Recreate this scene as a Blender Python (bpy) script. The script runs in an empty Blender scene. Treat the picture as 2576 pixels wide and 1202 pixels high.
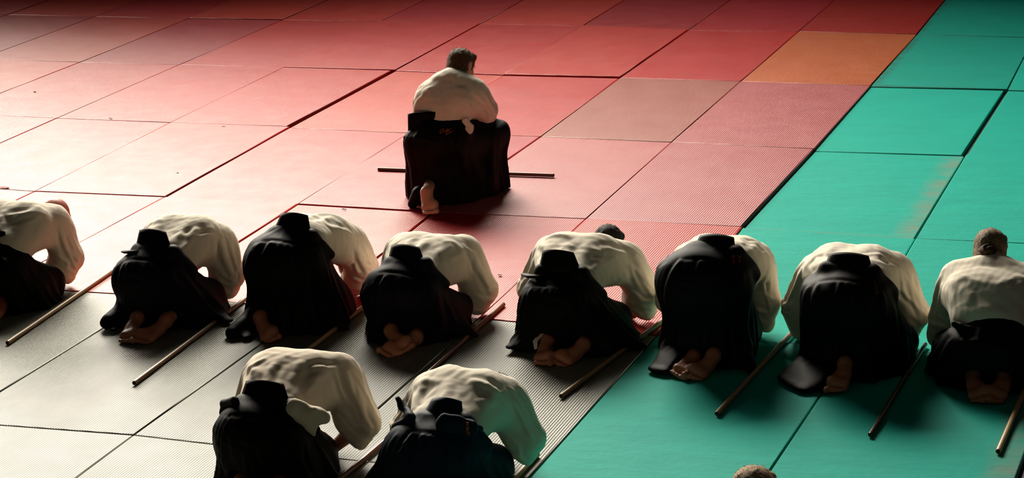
import bpy, math, random
import numpy as np
from mathutils import Vector, Matrix
from mathutils.bvhtree import BVHTree

random.seed(7)
SC = bpy.context.scene
COL = SC.collection
D2R = math.pi/180

# ------------------------------------------------------------------ camera
cam_d = bpy.data.cameras.new('camera')
cam = bpy.data.objects.new('camera', cam_d); COL.objects.link(cam)
cam_d.sensor_width = 36.0
cam_d.lens = 5451.08/2576*36.0
cam_d.clip_start = 0.1; cam_d.clip_end = 200
_r = Vector((0.94068739, 0.33621618, -0.0454523))
_u = Vector((-0.05376188, 0.2799952, 0.95849483))
_b = Vector((0.3349879, -0.8992004, 0.28146357))
M = Matrix((( _r.x, _u.x, _b.x, 9.0643), (_r.y, _u.y, _b.y, -10.32085), (_r.z, _u.z, _b.z, 3.698388), (0, 0, 0, 1)))
cam.matrix_world = M
SC.camera = cam

# ------------------------------------------------------------------ world, light, exposure
SC.view_settings.view_transform = 'Standard'
SC.view_settings.look = 'None'
SC.view_settings.exposure = 0.0
SC.view_settings.gamma = 1.0
SC.view_settings.use_curve_mapping = False
w = bpy.data.worlds.new('hall_ambient'); SC.world = w; w.use_nodes = True
bg = w.node_tree.nodes['Background']
bg.inputs[0].default_value = (1.0, 0.86, 0.70, 1); bg.inputs[1].default_value = 0.020

def area(name, loc, target, sx, sy, power, col):
    d = bpy.data.lights.new(name, 'AREA'); d.shape = 'RECTANGLE'; d.size = sx; d.size_y = sy
    d.energy = power; d.color = col
    o = bpy.data.objects.new(name, d); COL.objects.link(o)
    o.location = loc
    o.rotation_euler = (Vector(target)-Vector(loc)).to_track_quat('-Z', 'Y').to_euler()
    return o
# daylight through the hall's big windows ahead-left, then an added unseen fill lamp
area('window_light_left', (-25.2, 29.2, 13.2), (3.5, 1.5, 0), 21.0, 9.0, 19500, (1.0, 0.92, 0.78))
fill_ = area('fill_light', (-1.5, 12.5, 9.4), (5.4, -1.2, 0), 8.0, 4.5, 820, (1.0, 0.93, 0.80))
fill_.data.spread = 66*D2R  # spread narrowed so this added lamp leaves the far rows dark

# ------------------------------------------------------------------ materials
def new_mat(name):
    m = bpy.data.materials.new(name); m.use_nodes = True
    nt = m.node_tree; b = nt.nodes['Principled BSDF']
    return m, nt, b
def nd(nt, t, **kw):
    n = nt.nodes.new(t)
    for k, v in kw.items(): setattr(n, k, v)
    return n
def mathn(nt, op, a=None, b=None, c=None, clamp=False):
    n = nt.nodes.new('ShaderNodeMath'); n.operation = op; n.use_clamp = clamp
    for i, v in enumerate((a, b, c)):
        if v is None: continue
        if isinstance(v, (int, float)): n.inputs[i].default_value = v
        else: nt.links.new(v, n.inputs[i])
    return n.outputs[0]
def mixc(nt, f, a, b):
    n = nt.nodes.new('ShaderNodeMix'); n.data_type = 'RGBA'
    for s, v in ((n.inputs[0], f), (n.inputs[6], a), (n.inputs[7], b)):
        if isinstance(v, (int, float)): s.default_value = v
        elif isinstance(v, tuple): s.default_value = (*v, 1) if len(v) == 3 else v
        else: nt.links.new(v, s)
    return n.outputs[2]
def noise(nt, vec, scale, detail=3, rough=.5):
    n = nt.nodes.new('ShaderNodeTexNoise'); n.inputs['Scale'].default_value = scale
    n.inputs['Detail'].default_value = detail; n.inputs['Roughness'].default_value = rough
    nt.links.new(vec, n.inputs['Vector']); return n.outputs['Fac']

def ribbed(name, base, dark, rough=.40, spec=.19, rib=.0016):
    """tatami-textured vinyl: ribs along the mat's length, woven grain, scuffs"""
    m, nt, b = new_mat(name)
    tc = nd(nt, 'ShaderNodeTexCoord')
    geo = nd(nt, 'ShaderNodeNewGeometry')
    pos = geo.outputs['Position']
    sep = nd(nt, 'ShaderNodeSeparateXYZ'); nt.links.new(pos, sep.inputs[0])
    ph = mathn(nt, 'MULTIPLY', sep.outputs[0], 2*math.pi/0.0142)
    wob = noise(nt, pos, 3.0, 2)
    ph = mathn(nt, 'ADD', ph, mathn(nt, 'MULTIPLY', wob, 1.6))
    sn = mathn(nt, 'SINE', ph)
    ribh = mathn(nt, 'MULTIPLY_ADD', sn, .5, .5)
    # short cross weave between ribs
    ph2 = mathn(nt, 'MULTIPLY', sep.outputs[1], 2*math.pi/0.006)
    wv = mathn(nt, 'MULTIPLY', mathn(nt, 'SINE', ph2), .12)
    hgt = mathn(nt, 'ADD', ribh, wv)
    big = noise(nt, pos, 1.3, 3)
    bump = nd(nt, 'ShaderNodeBump'); bump.inputs['Strength'].default_value = .8
    bump.inputs['Distance'].default_value = rib
    nt.links.new(hgt, bump.inputs['Height'])
    bump2 = nd(nt, 'ShaderNodeBump'); bump2.inputs['Strength'].default_value = .5
    bump2.inputs['Distance'].default_value = .02
    nt.links.new(noise(nt, pos, 1.6, 2), bump2.inputs['Height'])
    nt.links.new(bump.outputs[0], bump2.inputs['Normal'])
    nt.links.new(bump2.outputs[0], b.inputs['Normal'])
    f = mathn(nt, 'MULTIPLY_ADD', noise(nt, pos, 2.2, 5, .62), 1.2, -.25, clamp=True)
    c = mixc(nt, f, dark, base)
    oi = nd(nt, 'ShaderNodeObjectInfo')
    hsv = nd(nt, 'ShaderNodeHueSaturation')
    nt.links.new(c, hsv.inputs['Color'])
    nt.links.new(mathn(nt, 'MULTIPLY_ADD', oi.outputs['Random'], .2, .9), hsv.inputs['Value'])
    nt.links.new(mathn(nt, 'MULTIPLY_ADD', oi.outputs['Random'], .010, .496), hsv.inputs['Hue'])
    nt.links.new(hsv.outputs[0], b.inputs['Base Color'])
    r = mathn(nt, 'MULTIPLY_ADD', noise(nt, pos, 5, 4), .16, rough-.08)
    nt.links.new(r, b.inputs['Roughness'])
    b.inputs['Specular IOR Level'].default_value = spec
    return m

def smooth_vinyl(name, base, dark, stain=None, stain_edge=None, rough=.7, spec=.08):
    m, nt, b = new_mat(name)
    geo = nd(nt, 'ShaderNodeNewGeometry'); pos = geo.outputs['Position']
    f = mathn(nt, 'MULTIPLY_ADD', noise(nt, pos, 2.5, 6, .6), 1.4, -.3, clamp=True)
    c = mixc(nt, f, dark, base)
    if stain:
        tc = nd(nt, 'ShaderNodeTexCoord')
        sep = nd(nt, 'ShaderNodeSeparateXYZ'); nt.links.new(tc.outputs['Object'], sep.inputs[0])
        x, y = sep.outputs[0], sep.outputs[1]
        # object coordinates are metres from the mat's centre
        if stain_edge == 'right': e = mathn(nt, 'MULTIPLY_ADD', x, 1/.12, -.34/.12, clamp=True)
        elif stain_edge == 'left': e = mathn(nt, 'MULTIPLY_ADD', x, -1/.06, -.42/.06, clamp=True)
        e2 = mathn(nt, 'MULTIPLY_ADD', y, -1/.05, -.92/.05, clamp=True) if stain_edge == 'right' else mathn(nt, 'MULTIPLY_ADD', y, -1/.03, -.955/.03, clamp=True)
        e = mathn(nt, 'MAXIMUM', e, e2)
        n = mathn(nt, 'MULTIPLY_ADD', noise(nt, pos, 6, 4), 2.6, -.75, clamp=True)
        c = mixc(nt, mathn(nt, 'MULTIPLY', mathn(nt, 'MULTIPLY', e, n), .6), c, stain)
    nt.links.new(c, b.inputs['Base Color'])
    bump = nd(nt, 'ShaderNodeBump'); bump.inputs['Strength'].default_value = .35
    bump.inputs['Distance'].default_value = .004
    h = mathn(nt, 'ADD', noise(nt, pos, 26, 5, .6), mathn(nt, 'MULTIPLY', noise(nt, pos, 160, 3), .25))
    nt.links.new(h, bump.inputs['Height'])
    bump2 = nd(nt, 'ShaderNodeBump'); bump2.inputs['Strength'].default_value = .6
    bump2.inputs['Distance'].default_value = .014
    mp = nd(nt, 'ShaderNodeMapping'); mp.inputs['Scale'].default_value = (1, 2.4, 1); nt.links.new(pos, mp.inputs[0])
    nt.links.new(noise(nt, mp.outputs[0], 2.2, 3, .55), bump2.inputs['Height'])
    nt.links.new(bump.outputs[0], bump2.inputs['Normal'])
    nt.links.new(bump2.outputs[0], b.inputs['Normal'])
    b.inputs['Roughness'].default_value = rough
    b.inputs['Specular IOR Level'].default_value = spec
    return m

def cloth(name, base, rough=.85, weave=700, sheen=.2, bumpd=.0012, var=.12, spec=.2):
    m, nt, b = new_mat(name)
    geo = nd(nt, 'ShaderNodeNewGeometry')
    tc = nd(nt, 'ShaderNodeTexCoord'); pos = tc.outputs['Object']
    f = mathn(nt, 'MULTIPLY_ADD', noise(nt, pos, 7, 4), 1.2, -.1, clamp=True)
    c = mixc(nt, f, tuple(v*(1-var) for v in base), base)
    nt.links.new(c, b.inputs['Base Color'])
    bump = nd(nt, 'ShaderNodeBump'); bump.inputs['Strength'].default_value = .5
    bump.inputs['Distance'].default_value = bumpd
    nt.links.new(noise(nt, pos, weave, 2), bump.inputs['Height'])
    mp = nd(nt, 'ShaderNodeMapping'); mp.inputs['Scale'].default_value = (1.3, .8, 1.0)
    nt.links.new(pos, mp.inputs[0])
    bump2 = nd(nt, 'ShaderNodeBump'); bump2.inputs['Strength'].default_value = .35
    bump2.inputs['Distance'].default_value = .006
    nt.links.new(noise(nt, mp.outputs[0], 13, 3, .45), bump2.inputs['Height'])
    nt.links.new(bump.outputs[0], bump2.inputs['Normal'])
    nt.links.new(bump2.outputs[0], b.inputs['Normal'])
    b.inputs['Roughness'].default_value = rough
    b.inputs['Specular IOR Level'].default_value = spec
    if sheen:
        b.inputs['Sheen Weight'].default_value = sheen; b.inputs['Sheen Roughness'].default_value = .5
    return m

def skin(name, base, rough=.5):
    m, nt, b = new_mat(name)
    tc = nd(nt, 'ShaderNodeTexCoord'); pos = tc.outputs['Object']
    c = mixc(nt, noise(nt, pos, 14, 4), tuple(v*f for v, f in zip(base, (.8, .66, .62))), base)
    nt.links.new(c, b.inputs['Base Color'])
    bump = nd(nt, 'ShaderNodeBump'); bump.inputs['Strength'].default_value = .4; bump.inputs['Distance'].default_value = .003
    nt.links.new(noise(nt, pos, 90, 4), bump.inputs['Height']); nt.links.new(bump.outputs[0], b.inputs['Normal'])
    b.inputs['Roughness'].default_value = rough; b.inputs['Subsurface Weight'].default_value = .08
    b.inputs['Subsurface Radius'].default_value = (.02, .008, .004); b.inputs['Subsurface Scale'].default_value = .5
    return m
def hairm(name, a, c2, grey=None):
    m, nt, b = new_mat(name)
    tc = nd(nt, 'ShaderNodeTexCoord'); pos = tc.outputs['Object']
    mp = nd(nt, 'ShaderNodeMapping'); mp.inputs['Scale'].default_value = (1, 1, .16); nt.links.new(pos, mp.inputs[0])
    n = noise(nt, mp.outputs[0], 260, 3, .6)
    f = mathn(nt, 'MULTIPLY_ADD', n, 3.2, -1.1, clamp=True)
    c = mixc(nt, f, a, c2)
    nt.links.new(c, b.inputs['Base Color'])
    bump = nd(nt, 'ShaderNodeBump'); bump.inputs['Strength'].default_value = .9; bump.inputs['Distance'].default_value = .006
    nt.links.new(n, bump.inputs['Height']); nt.links.new(bump.outputs[0], b.inputs['Normal'])
    b.inputs['Roughness'].default_value = .65; b.inputs['Specular IOR Level'].default_value = .15
    return m
def wood(name, light, dark, rough=.38, grain=60):
    m, nt, b = new_mat(name)
    tc = nd(nt, 'ShaderNodeTexCoord'); pos = tc.outputs['Object']
    mp = nd(nt, 'ShaderNodeMapping'); mp.inputs['Scale'].default_value = (1, .05, 1); nt.links.new(pos, mp.inputs[0])
    f = mathn(nt, 'MULTIPLY_ADD', noise(nt, mp.outputs[0], grain, 4, .6), 2.2, -.6, clamp=True)
    c = mixc(nt, f, dark, light)
    nt.links.new(c, b.inputs['Base Color']); b.inputs['Roughness'].default_value = rough
    return m
def plain(name, base, rough=.7, spec=.3):
    m, nt, b = new_mat(name)
    tc = nd(nt, 'ShaderNodeTexCoord')
    c = mixc(nt, noise(nt, tc.outputs['Object'], 30, 3), tuple(v*.75 for v in base), base)
    nt.links.new(c, b.inputs['Base Color'])
    b.inputs['Roughness'].default_value = rough; b.inputs['Specular IOR Level'].default_value = spec
    return m

MT = {
 'red': ribbed('red_ribbed_vinyl', (.44, .014, .014), (.35, .011, .012)),
 'red_deep': ribbed('deep_red_vinyl', (.37, .010, .010), (.29, .008, .009)),
 'rose': ribbed('faded_rose_vinyl', (.44, .11, .11), (.36, .08, .085)),
 'brown': ribbed('faded_brown_vinyl', (.35, .11, .08), (.29, .08, .06)),
 'orange': ribbed('faded_orange_vinyl', (.46, .11, .035), (.40, .08, .027)),
 'grey': ribbed('grey_green_ribbed_vinyl', (.175, .175, .13), (.12, .125, .095), rib=.002),
 'pale': ribbed('pale_grey_ribbed_vinyl', (.24, .235, .17), (.17, .17, .13), rib=.002),
 'teal': smooth_vinyl('teal_vinyl', (.001, .39, .30), (.001, .33, .26)),
 'teal_worn': smooth_vinyl('worn_teal_vinyl', (.001, .39, .30), (.001, .33, .26), (.24, .22, .16), 'right'),
 'teal_dirty': smooth_vinyl('dirty_teal_vinyl', (.001, .32, .25), (.001, .27, .21), (.03, .05, .045), 'left'),
 'mat_core': plain('mat_underside', (.05, .05, .045)),
 'floor': plain('dark_hall_floor', (.03, .027, .024), .5),
 'gi': cloth('cream_cotton', (.80, .72, .58), var=.07, sheen=.1),
 'gi_warm': cloth('cream_cotton_warm', (.80, .68, .53), var=.07, sheen=.1),
 'black': cloth('black_cloth', (.0035, .0033, .0037), rough=.55, sheen=.0, spec=.08),
 'purple': cloth('dark_purple_cloth', (.0065, .0045, .0095), rough=.58, sheen=.0, spec=.10),
 'navy': cloth('navy_cloth', (.004, .014, .030), rough=.58, sheen=.0, spec=.12),
 'skin': skin('skin', (.46, .19, .105)),
 'skin_lit': skin('lit_skin', (.72, .40, .27)),  # lightened skin: light on the teacher's bare foot is put into the colour
 'skin_red': skin('flushed_skin', (.62, .20, .13)),
 'hair_brown': hairm('brown_hair', (.028, .014, .007), (.20, .105, .05)),
 'hair_dark': hairm('dark_hair', (.008, .006, .005), (.035, .027, .022)),
 'hair_grey': hairm('greying_brown_hair', (.10, .055, .03), (.46, .34, .22)),
 'hair_sandy': hairm('sandy_hair', (.30, .19, .10), (.68, .48, .30)),
 'thread_red': plain('red_thread', (.55, .03, .015), .6),
 'thread_orange': plain('orange_thread', (.75, .16, .01), .6),
 'thread_dull': plain('dull_orange_thread', (.32, .09, .02), .6),
 'wood_pale': wood('pale_oak', (.62, .40, .20), (.45, .26, .12)),
 'wood_tan': wood('tan_oak', (.42, .25, .12), (.26, .14, .065)),
 'wood_red': wood('reddish_wood', (.28, .10, .055), (.15, .05, .03), .25),
 'wood_dark': wood('dark_wood', (.10, .042, .026), (.045, .02, .014), .28),
 'wood_brown': wood('brown_wood', (.22, .10, .06), (.13, .055, .035), .4),
 'end_dark': plain('dark_end_grain', (.025, .018, .012)),
 'leaf': plain('dry_leaf', (.06, .02, .015)),
 'leaf_red': plain('red_flake', (.35, .03, .02)),
 'blue': cloth('pale_blue_cloth', (.33, .42, .62), var=.1),
 'navy_line': plain('navy_weave', (.015, .02, .05)),
}

# ------------------------------------------------------------------ object helpers
def link(name, me, mat=None, parent=None, loc=(0, 0, 0)):
    o = bpy.data.objects.new(name, me); COL.objects.link(o)
    if mat is not None: me.materials.append(MT[mat] if isinstance(mat, str) else mat)
    o.location = loc
    if parent is not None: o.parent = parent
    return o
def tag(o, label=None, cat=None, group=None, kind=None):
    if label: o['label'] = label
    if cat: o['category'] = cat
    if group: o['group'] = group
    if kind: o['kind'] = kind
    return o
def mesh_from(name, V, F, smooth=True):
    me = bpy.data.meshes.new(name)
    V = np.asarray(V, dtype=np.float32); F = np.asarray(F, dtype=np.int32)
    n = len(V); m, k = F.shape
    me.vertices.add(n); me.vertices.foreach_set('co', V.ravel())
    me.loops.add(m*k); me.loops.foreach_set('vertex_index', F.ravel())
    me.polygons.add(m)
    me.polygons.foreach_set('loop_start', np.arange(0, m*k, k, dtype=np.int32))
    if smooth: me.polygons.foreach_set('use_smooth', np.ones(m, dtype=bool))
    me.update(calc_edges=True); me.validate()
    return me
def poly_mesh(name, V, F, smooth=False):
    me = bpy.data.meshes.new(name); me.from_pydata([tuple(v) for v in V], [], F)
    if smooth:
        for p in me.polygons: p.use_smooth = True
    me.update(); return me

# ------------------------------------------------------------------ floor: dark slab and the mats on it
MAT_T = .04
floor_me = poly_mesh('floor', [(-14, -9, -MAT_T), (22, -9, -MAT_T), (22, 26, -MAT_T), (-14, 26, -MAT_T),
                               (-14, -9, -.2), (22, -9, -.2), (22, 26, -.2), (-14, 26, -.2)],
                     [(0, 1, 2, 3), (7, 6, 5, 4), (0, 4, 5, 1), (1, 5, 6, 2), (2, 6, 7, 3), (3, 7, 4, 0)])
floor = tag(link('floor', floor_me, 'floor'), 'dark hall floor under the red, grey and teal mats', kind='structure')

# unseen light blocker added beyond the mats, just past the top of the frame: it keeps the window light off the far rows
blocker_me = poly_mesh('light_blocker', [(-16, 11.3, -.04), (22, 11.3, -.04), (22, 11.5, -.04), (-16, 11.5, -.04),
                             (-16, 11.3, 2.6), (22, 11.3, 2.6), (22, 11.5, 2.6), (-16, 11.5, 2.6)],
               [(3, 2, 1, 0), (4, 5, 6, 7), (0, 1, 5, 4), (1, 2, 6, 5), (2, 3, 7, 6), (3, 0, 4, 7)])
tag(link('light_blocker', blocker_me, 'floor'), 'added low light blocker, unseen, beyond the far edge of the mats', kind='structure')

CORN = {(8, -1): (-0.976, 8.006), (8, 0): (0.008, 8.028), (8, 1): (1.002, 8.074), (8, 2): (2.01, 8.046), (8, 3): (2.994, 8.057), (8, 4): (4.007, 7.965), (8, 5): (4.987, 8.021), (8, 6): (6.015, 8.013),
 (6, -1): (-0.974, 5.966), (6, 0): (0.0, 5.991), (6, 1): (0.995, 6.005), (6, 2): (2.012, 6.012), (6, 3): (2.991, 5.969), (6, 4): (3.978, 5.996), (6, 5): (4.972, 5.998), (6, 6): (6.001, 5.982), (6, 7): (7.037, 6.014),
 (4, 0): (-0.003, 3.971), (4, 1): (0.997, 3.978), (4, 2): (1.999, 3.99), (4, 3): (2.975, 3.977), (4, 4): (3.985, 4.006), (4, 5): (4.964, 3.997), (4, 6): (5.995, 3.969), (4, 7): (7.019, 4.005),
 (2, 1): (1.039, 1.96), (2, 2): (2.021, 1.992), (2, 3): (2.997, 2.0), (2, 4): (3.954, 1.983), (2, 5): (4.97, 2.014), (2, 6): (5.967, 2.012), (2, 7): (7.02, 1.981),
 (0, 3): (3.023, 0.014), (0, 4): (4.016, 0.022), (0, 5): (4.996, 0.031), (0, 6): (6.013, -0.039), (0, 7): (7.034, 0.009),
 (0, 8): (8.05, .0), (-2, 8): (8.035, -2.0), (-4, 8): (8.03, -4.0), (-2, 4): (3.985, -1.947), (-2, 6): (5.993, -2.008)}
def corner(y, k): return CORN.get((y, k), (k+random.uniform(-.012, .012), y+random.uniform(-.012, .012)))
CC = {}
for y in range(-6, 14, 2):
    for k in range(-7, 11): CC[(y, k)] = corner(y, k)
SPEC = {  # (row start y, column): material, height, label
 (6, 5): ('orange', 0, 'faded orange-brown ribbed mat among the red ones'),
 (4, 4): ('brown', 0, 'faded brownish ribbed mat'), (4, 5): ('rose', .002, 'faded mauve-rose ribbed mat'),
 (2, 4): ('rose', -.001, None), (2, 5): ('rose', .002, None), (2, 3): ('red', 0, None),
 (6, 4): ('red', 0, None), (8, 5): ('red_deep', 0, None), (2, 6): ('teal_worn', -.02, 'teal mat with a worn tan strip along its right edge'),
 (6, 6): ('teal_dirty', -.006, 'teal mat with a sooty left edge'), (4, 6): ('teal', -.014, None), (4, 7): ('teal', -.016, None),
 (-2, 7): ('teal_worn', -.001, 'teal mat with a worn right edge'), (8, 6): ('teal_dirty', -.004, None)}
GAPS = {(4, 1, 'r'): .03, (4, 6, 'r'): .03, (2, 6, 'r'): .014, (6, 2, 'f'): .0, (4, 3, 't'): .03, (2, 5, 'r'): .012, (4, 1, 't'): .022,
        (2, 3, 't'): .012, (2, 2, 't'): .012, (0, 3, 't'): .012, (0, 4, 'l'): .014, (8, -1, 'f'): .012}
PROUD = {(4, 1): .004, (2, 2): -.004, (6, 1): .006, (6, 3): .008, (4, 2): -.006, (2, 3): .002, (0, 2): .002, (0, 3): -.004, (2, 1): .004, (0, 4): -.003, (0, 5): .002, (8, -1): .004, (4, 0): .001}
n_mat = 0
for y in range(-6, 12, 2):
    for k in range(-6, 9):
        # leave out what the photo cannot see, plus a ring around it
        xl = 3.65 + (y+2.57)*(-7.2/11.3)
        xr = 8.07 + (y+1.5)*(-1.36/11.2)
        if k+1 < xl-2.0 or k > xr+1.2: continue
        if k > 7 and y < 4: continue
        if k >= 6: kind = 'teal'
        elif y >= 0: kind = 'red'
        elif y == -2: kind = 'grey'
        else: kind = 'pale'
        lab = None; dz = 0 if kind != 'teal' else (-.001 if y < 0 else (-.006 if y < 2 else -.005))
        if (y, k) in SPEC: kind, dz, lab = SPEC[(y, k)]
        elif kind == 'red' and random.random() < .25 and y > 4: kind = 'red_deep'
        dz += PROUD.get((y, k), random.uniform(-.0015, .0015))
        a, b_, c, d = [Vector((*CC[q], 0)) for q in ((y, k), (y, k+1), (y+2, k+1), (y+2, k))]
        ctr = (a+b_+c+d)/4
        g = .0028
        gl = GAPS.get((y, k, 'l'), g); gr = GAPS.get((y, k, 'r'), g); gt = GAPS.get((y, k, 't'), g); gf = GAPS.get((y, k, 'f'), g)
        pts = [a+Vector((gl, gf, 0)), b_+Vector((-gr, gf, 0)), c+Vector((-gr, -gt, 0)), d+Vector((gl, -gt, 0))]
        pts = [p-ctr for p in pts]
        V = []; F = []
        def ring(ins, z):
            for q, (sx, sy) in zip(pts, ((1, 1), (-1, 1), (-1, -1), (1, -1))):
                V.append((q.x+sx*ins, q.y+sy*ins, z))
        ring(.004, -MAT_T); ring(0, -MAT_T+.004); ring(0, dz-.006); ring(.0022, dz-.0018); ring(.007, dz)
        for r_ in range(4):
            for q in range(4):
                F.append((r_*4+q, r_*4+(q+1) % 4, (r_+1)*4+(q+1) % 4, (r_+1)*4+q))
        F.append((3, 2, 1, 0)); F.append((16, 17, 18, 19))
        me = poly_mesh('mat', V, F)
        for p in me.polygons: p.use_smooth = len(p.vertices) == 4 and p.index < 16 and p.index >= 8
        o = link('mat', me, kind, floor, tuple(ctr))
        if lab: o['label'] = lab
        n_mat += 1

# ------------------------------------------------------------------ signed distance fields -> meshes
class Field:
    def __init__(s, lo, hi, h):
        s.lo = np.array(lo, dtype=np.float32); s.h = h
        s.n = np.ceil((np.array(hi)-s.lo)/h).astype(int)+1
        s.g = np.full(s.n, 1.0, dtype=np.float32); s.folds = []
        s.ax = [(s.lo[i]+h*np.arange(s.n[i])).astype(np.float32) for i in range(3)]
    def sub(s, lo, hi):
        i0 = np.clip(np.floor((np.array(lo)-s.lo)/s.h).astype(int), 0, s.n); i1 = np.clip(np.ceil((np.array(hi)-s.lo)/s.h).astype(int)+1, 0, s.n)
        if np.any(i1 <= i0): return None
        sl = tuple(slice(a, b) for a, b in zip(i0, i1))
        X = s.ax[0][sl[0]][:, None, None]; Y = s.ax[1][sl[1]][None, :, None]; Z = s.ax[2][sl[2]][None, None, :]
        return sl, X, Y, Z
    def mix(s, sl, d, k, op='add'):
        a = s.g[sl]
        if op == 'add':
            if k > 0:
                hh = np.maximum(k-np.abs(a-d), 0)/k
                s.g[sl] = np.minimum(a, d)-hh*hh*k*.25
            else: s.g[sl] = np.minimum(a, d)
        else:
            d = -d
            if k > 0:
                hh = np.maximum(k-np.abs(a-d), 0)/k
                s.g[sl] = np.maximum(a, d)+hh*hh*k*.25
            else: s.g[sl] = np.maximum(a, d)
    def cone(s, a, b, ra, rb, k=.02, op='add', flat=None):
        a = np.array(a, dtype=np.float32); b = np.array(b, dtype=np.float32)
        m = max(ra, rb)+k+3*s.h+.01
        q = s.sub(np.minimum(a, b)-m, np.maximum(a, b)+m)
        if q is None: return
        sl, X, Y, Z = q
        ab = b-a; L2 = float(ab@ab)+1e-9
        x, y, z = X-a[0], Y-a[1], Z-a[2]
        t = np.clip((x*ab[0]+y*ab[1]+z*ab[2])/L2, 0, 1)
        dx = x-ab[0]*t; dy = y-ab[1]*t; dz = z-ab[2]*t
        if flat is not None:
            nv = np.array(flat[0], dtype=np.float32); nv = nv/np.linalg.norm(nv); f = flat[1]-1
            c = (dx*nv[0]+dy*nv[1]+dz*nv[2])*f
            dx = dx+c*nv[0]; dy = dy+c*nv[1]; dz = dz+c*nv[2]
        d = np.sqrt(dx*dx+dy*dy+dz*dz)-(ra+(rb-ra)*t)
        if flat is not None and flat[1] > 1: d = d/((1+flat[1])/2)
        s.mix(sl, d, k, op)
    def ell(s, c, r, R=None, k=.02, op='add'):
        c = np.array(c, dtype=np.float32); r = np.array(r, dtype=np.float32)
        m = float(r.max())+k+3*s.h+.01
        q = s.sub(c-m, c+m)
        if q is None: return
        sl, X, Y, Z = q
        x, y, z = X-c[0], Y-c[1], Z-c[2]
        if R is not None:
            x, y, z = (x*R[0][0]+y*R[0][1]+z*R[0][2], x*R[1][0]+y*R[1][1]+z*R[1][2], x*R[2][0]+y*R[2][1]+z*R[2][2])
        k0 = np.sqrt((x/r[0])**2+(y/r[1])**2+(z/r[2])**2)
        k1 = np.sqrt((x/r[0]**2)**2+(y/r[1]**2)**2+(z/r[2]**2)**2)+1e-6
        s.mix(sl, (k0*(k0-1)/k1).astype(np.float32), k, op)
    def crease(s, pts, w, amp):
        """ridge (amp>0) or valley (amp<0) along a polyline lying on the surface"""
        pts = np.array(pts, dtype=np.float32)
        q = s.sub(pts.min(0)-2.6*w, pts.max(0)+2.6*w)
        if q is None: return
        sl, X, Y, Z = q
        best = None; tb = None; ns = len(pts)-1
        for i_, (a, b) in enumerate(zip(pts[:-1], pts[1:])):
            ab = b-a; L2 = float(ab@ab)+1e-9
            x, y, z = X-a[0], Y-a[1], Z-a[2]
            t = np.clip((x*ab[0]+y*ab[1]+z*ab[2])/L2, 0, 1)
            d2 = (x-ab[0]*t)**2+(y-ab[1]*t)**2+(z-ab[2]*t)**2
            u = (t+i_)/ns
            if best is None: best, tb = d2, u
            else: tb = np.where(d2 < best, u, tb); best = np.minimum(best, d2)
        s.g[sl] -= amp*np.exp(-best/(w*w))*np.sqrt(np.clip(4*tb*(1-tb), 0, 1))
    def bell(s, a, b, ra, rb, k=.06, pleats=18, amp=.012, seed=0):
        """draped skirt: elliptical in plan, centre a (top) to b (bottom), pleated towards the hem"""
        a = np.array(a, dtype=np.float32); b = np.array(b, dtype=np.float32)
        m = max(*ra, *rb)+k+.04
        q = s.sub((min(a[0], b[0])-m, min(a[1], b[1])-m, b[2]-.05), (max(a[0], b[0])+m, max(a[1], b[1])+m, a[2]+k+.04))
        if q is None: return
        sl, X, Y, Z = q
        t = (a[2]-Z)/(a[2]-b[2]); tc = np.clip(t, 0, 1)
        cx = a[0]+(b[0]-a[0])*tc; cy = a[1]+(b[1]-a[1])*tc
        ts = tc**.85
        rx = ra[0]+(rb[0]-ra[0])*ts; ry = ra[1]+(rb[1]-ra[1])*ts
        x, y = X-cx, Y-cy
        rg = np.random.RandomState(seed)
        an = np.arctan2(y/ry, x/rx)
        mod = 0
        for n_ in (pleats, int(pleats*.6)+1, int(pleats*.35)+1, 3):
            mod = mod+np.sin(n_*an+rg.uniform(0, 6.28)+1.2*np.sin(2*an+rg.uniform(0, 6))+rg.uniform(-2, 2)*tc)
        mod = mod*amp*.5*(.35+tc)
        p = 2.4
        k0 = (np.abs(x/rx)**p+np.abs(y/ry)**p)**(1/p)
        d = (k0-1)*np.minimum(rx, ry)*1.0-mod
        dz = np.maximum(Z-a[2], b[2]-Z)
        d = np.where(dz > 0, np.sqrt(np.maximum(d, 0)**2+dz*dz)+np.minimum(d, 0), np.maximum(d, dz)).astype(np.float32)
        s.mix(sl, d, k)
    def wobble(s, amp, freq, seed):
        r = np.random.RandomState(seed)
        X = s.ax[0][:, None, None]; Y = s.ax[1][None, :, None]; Z = s.ax[2][None, None, :]
        for i in range(3):
            v = r.normal(size=3); v = v/np.linalg.norm(v)*freq*(1+.5*i); p = r.uniform(0, 6.28)
            v2 = r.normal(size=3); v2 = v2/np.linalg.norm(v2)*freq*.6
            s.g += (amp/(1+.5*i)*np.sin(X*v[0]+Y*v[1]+Z*v[2]+p+1.5*np.sin(X*v2[0]+Y*v2[1]+Z*v2[2]))).astype(np.float32)
    def sample(s, p):
        q = (np.asarray(p)-s.lo)/s.h; i = np.clip(np.floor(q).astype(int), 0, s.n-2); t = np.clip(q-i, 0, 1)
        g = s.g[i[0]:i[0]+2, i[1]:i[1]+2, i[2]:i[2]+2].astype(float)
        g = g[0]*(1-t[0])+g[1]*t[0]; g = g[0]*(1-t[1])+g[1]*t[1]
        return g[0]*(1-t[2])+g[1]*t[2]
    def project(s, p, it=7):
        p = np.array(p, float); e = s.h*1.2
        for _ in range(it):
            d = s.sample(p)
            gr = np.array([s.sample(p+v)-s.sample(p-v) for v in np.eye(3)*e])
            n = np.linalg.norm(gr)
            if n < 1e-6 or abs(d) < 1e-3 or abs(d) > .5: break
            p = p-np.clip(d, -.04, .04)*gr/n
        return p
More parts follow.
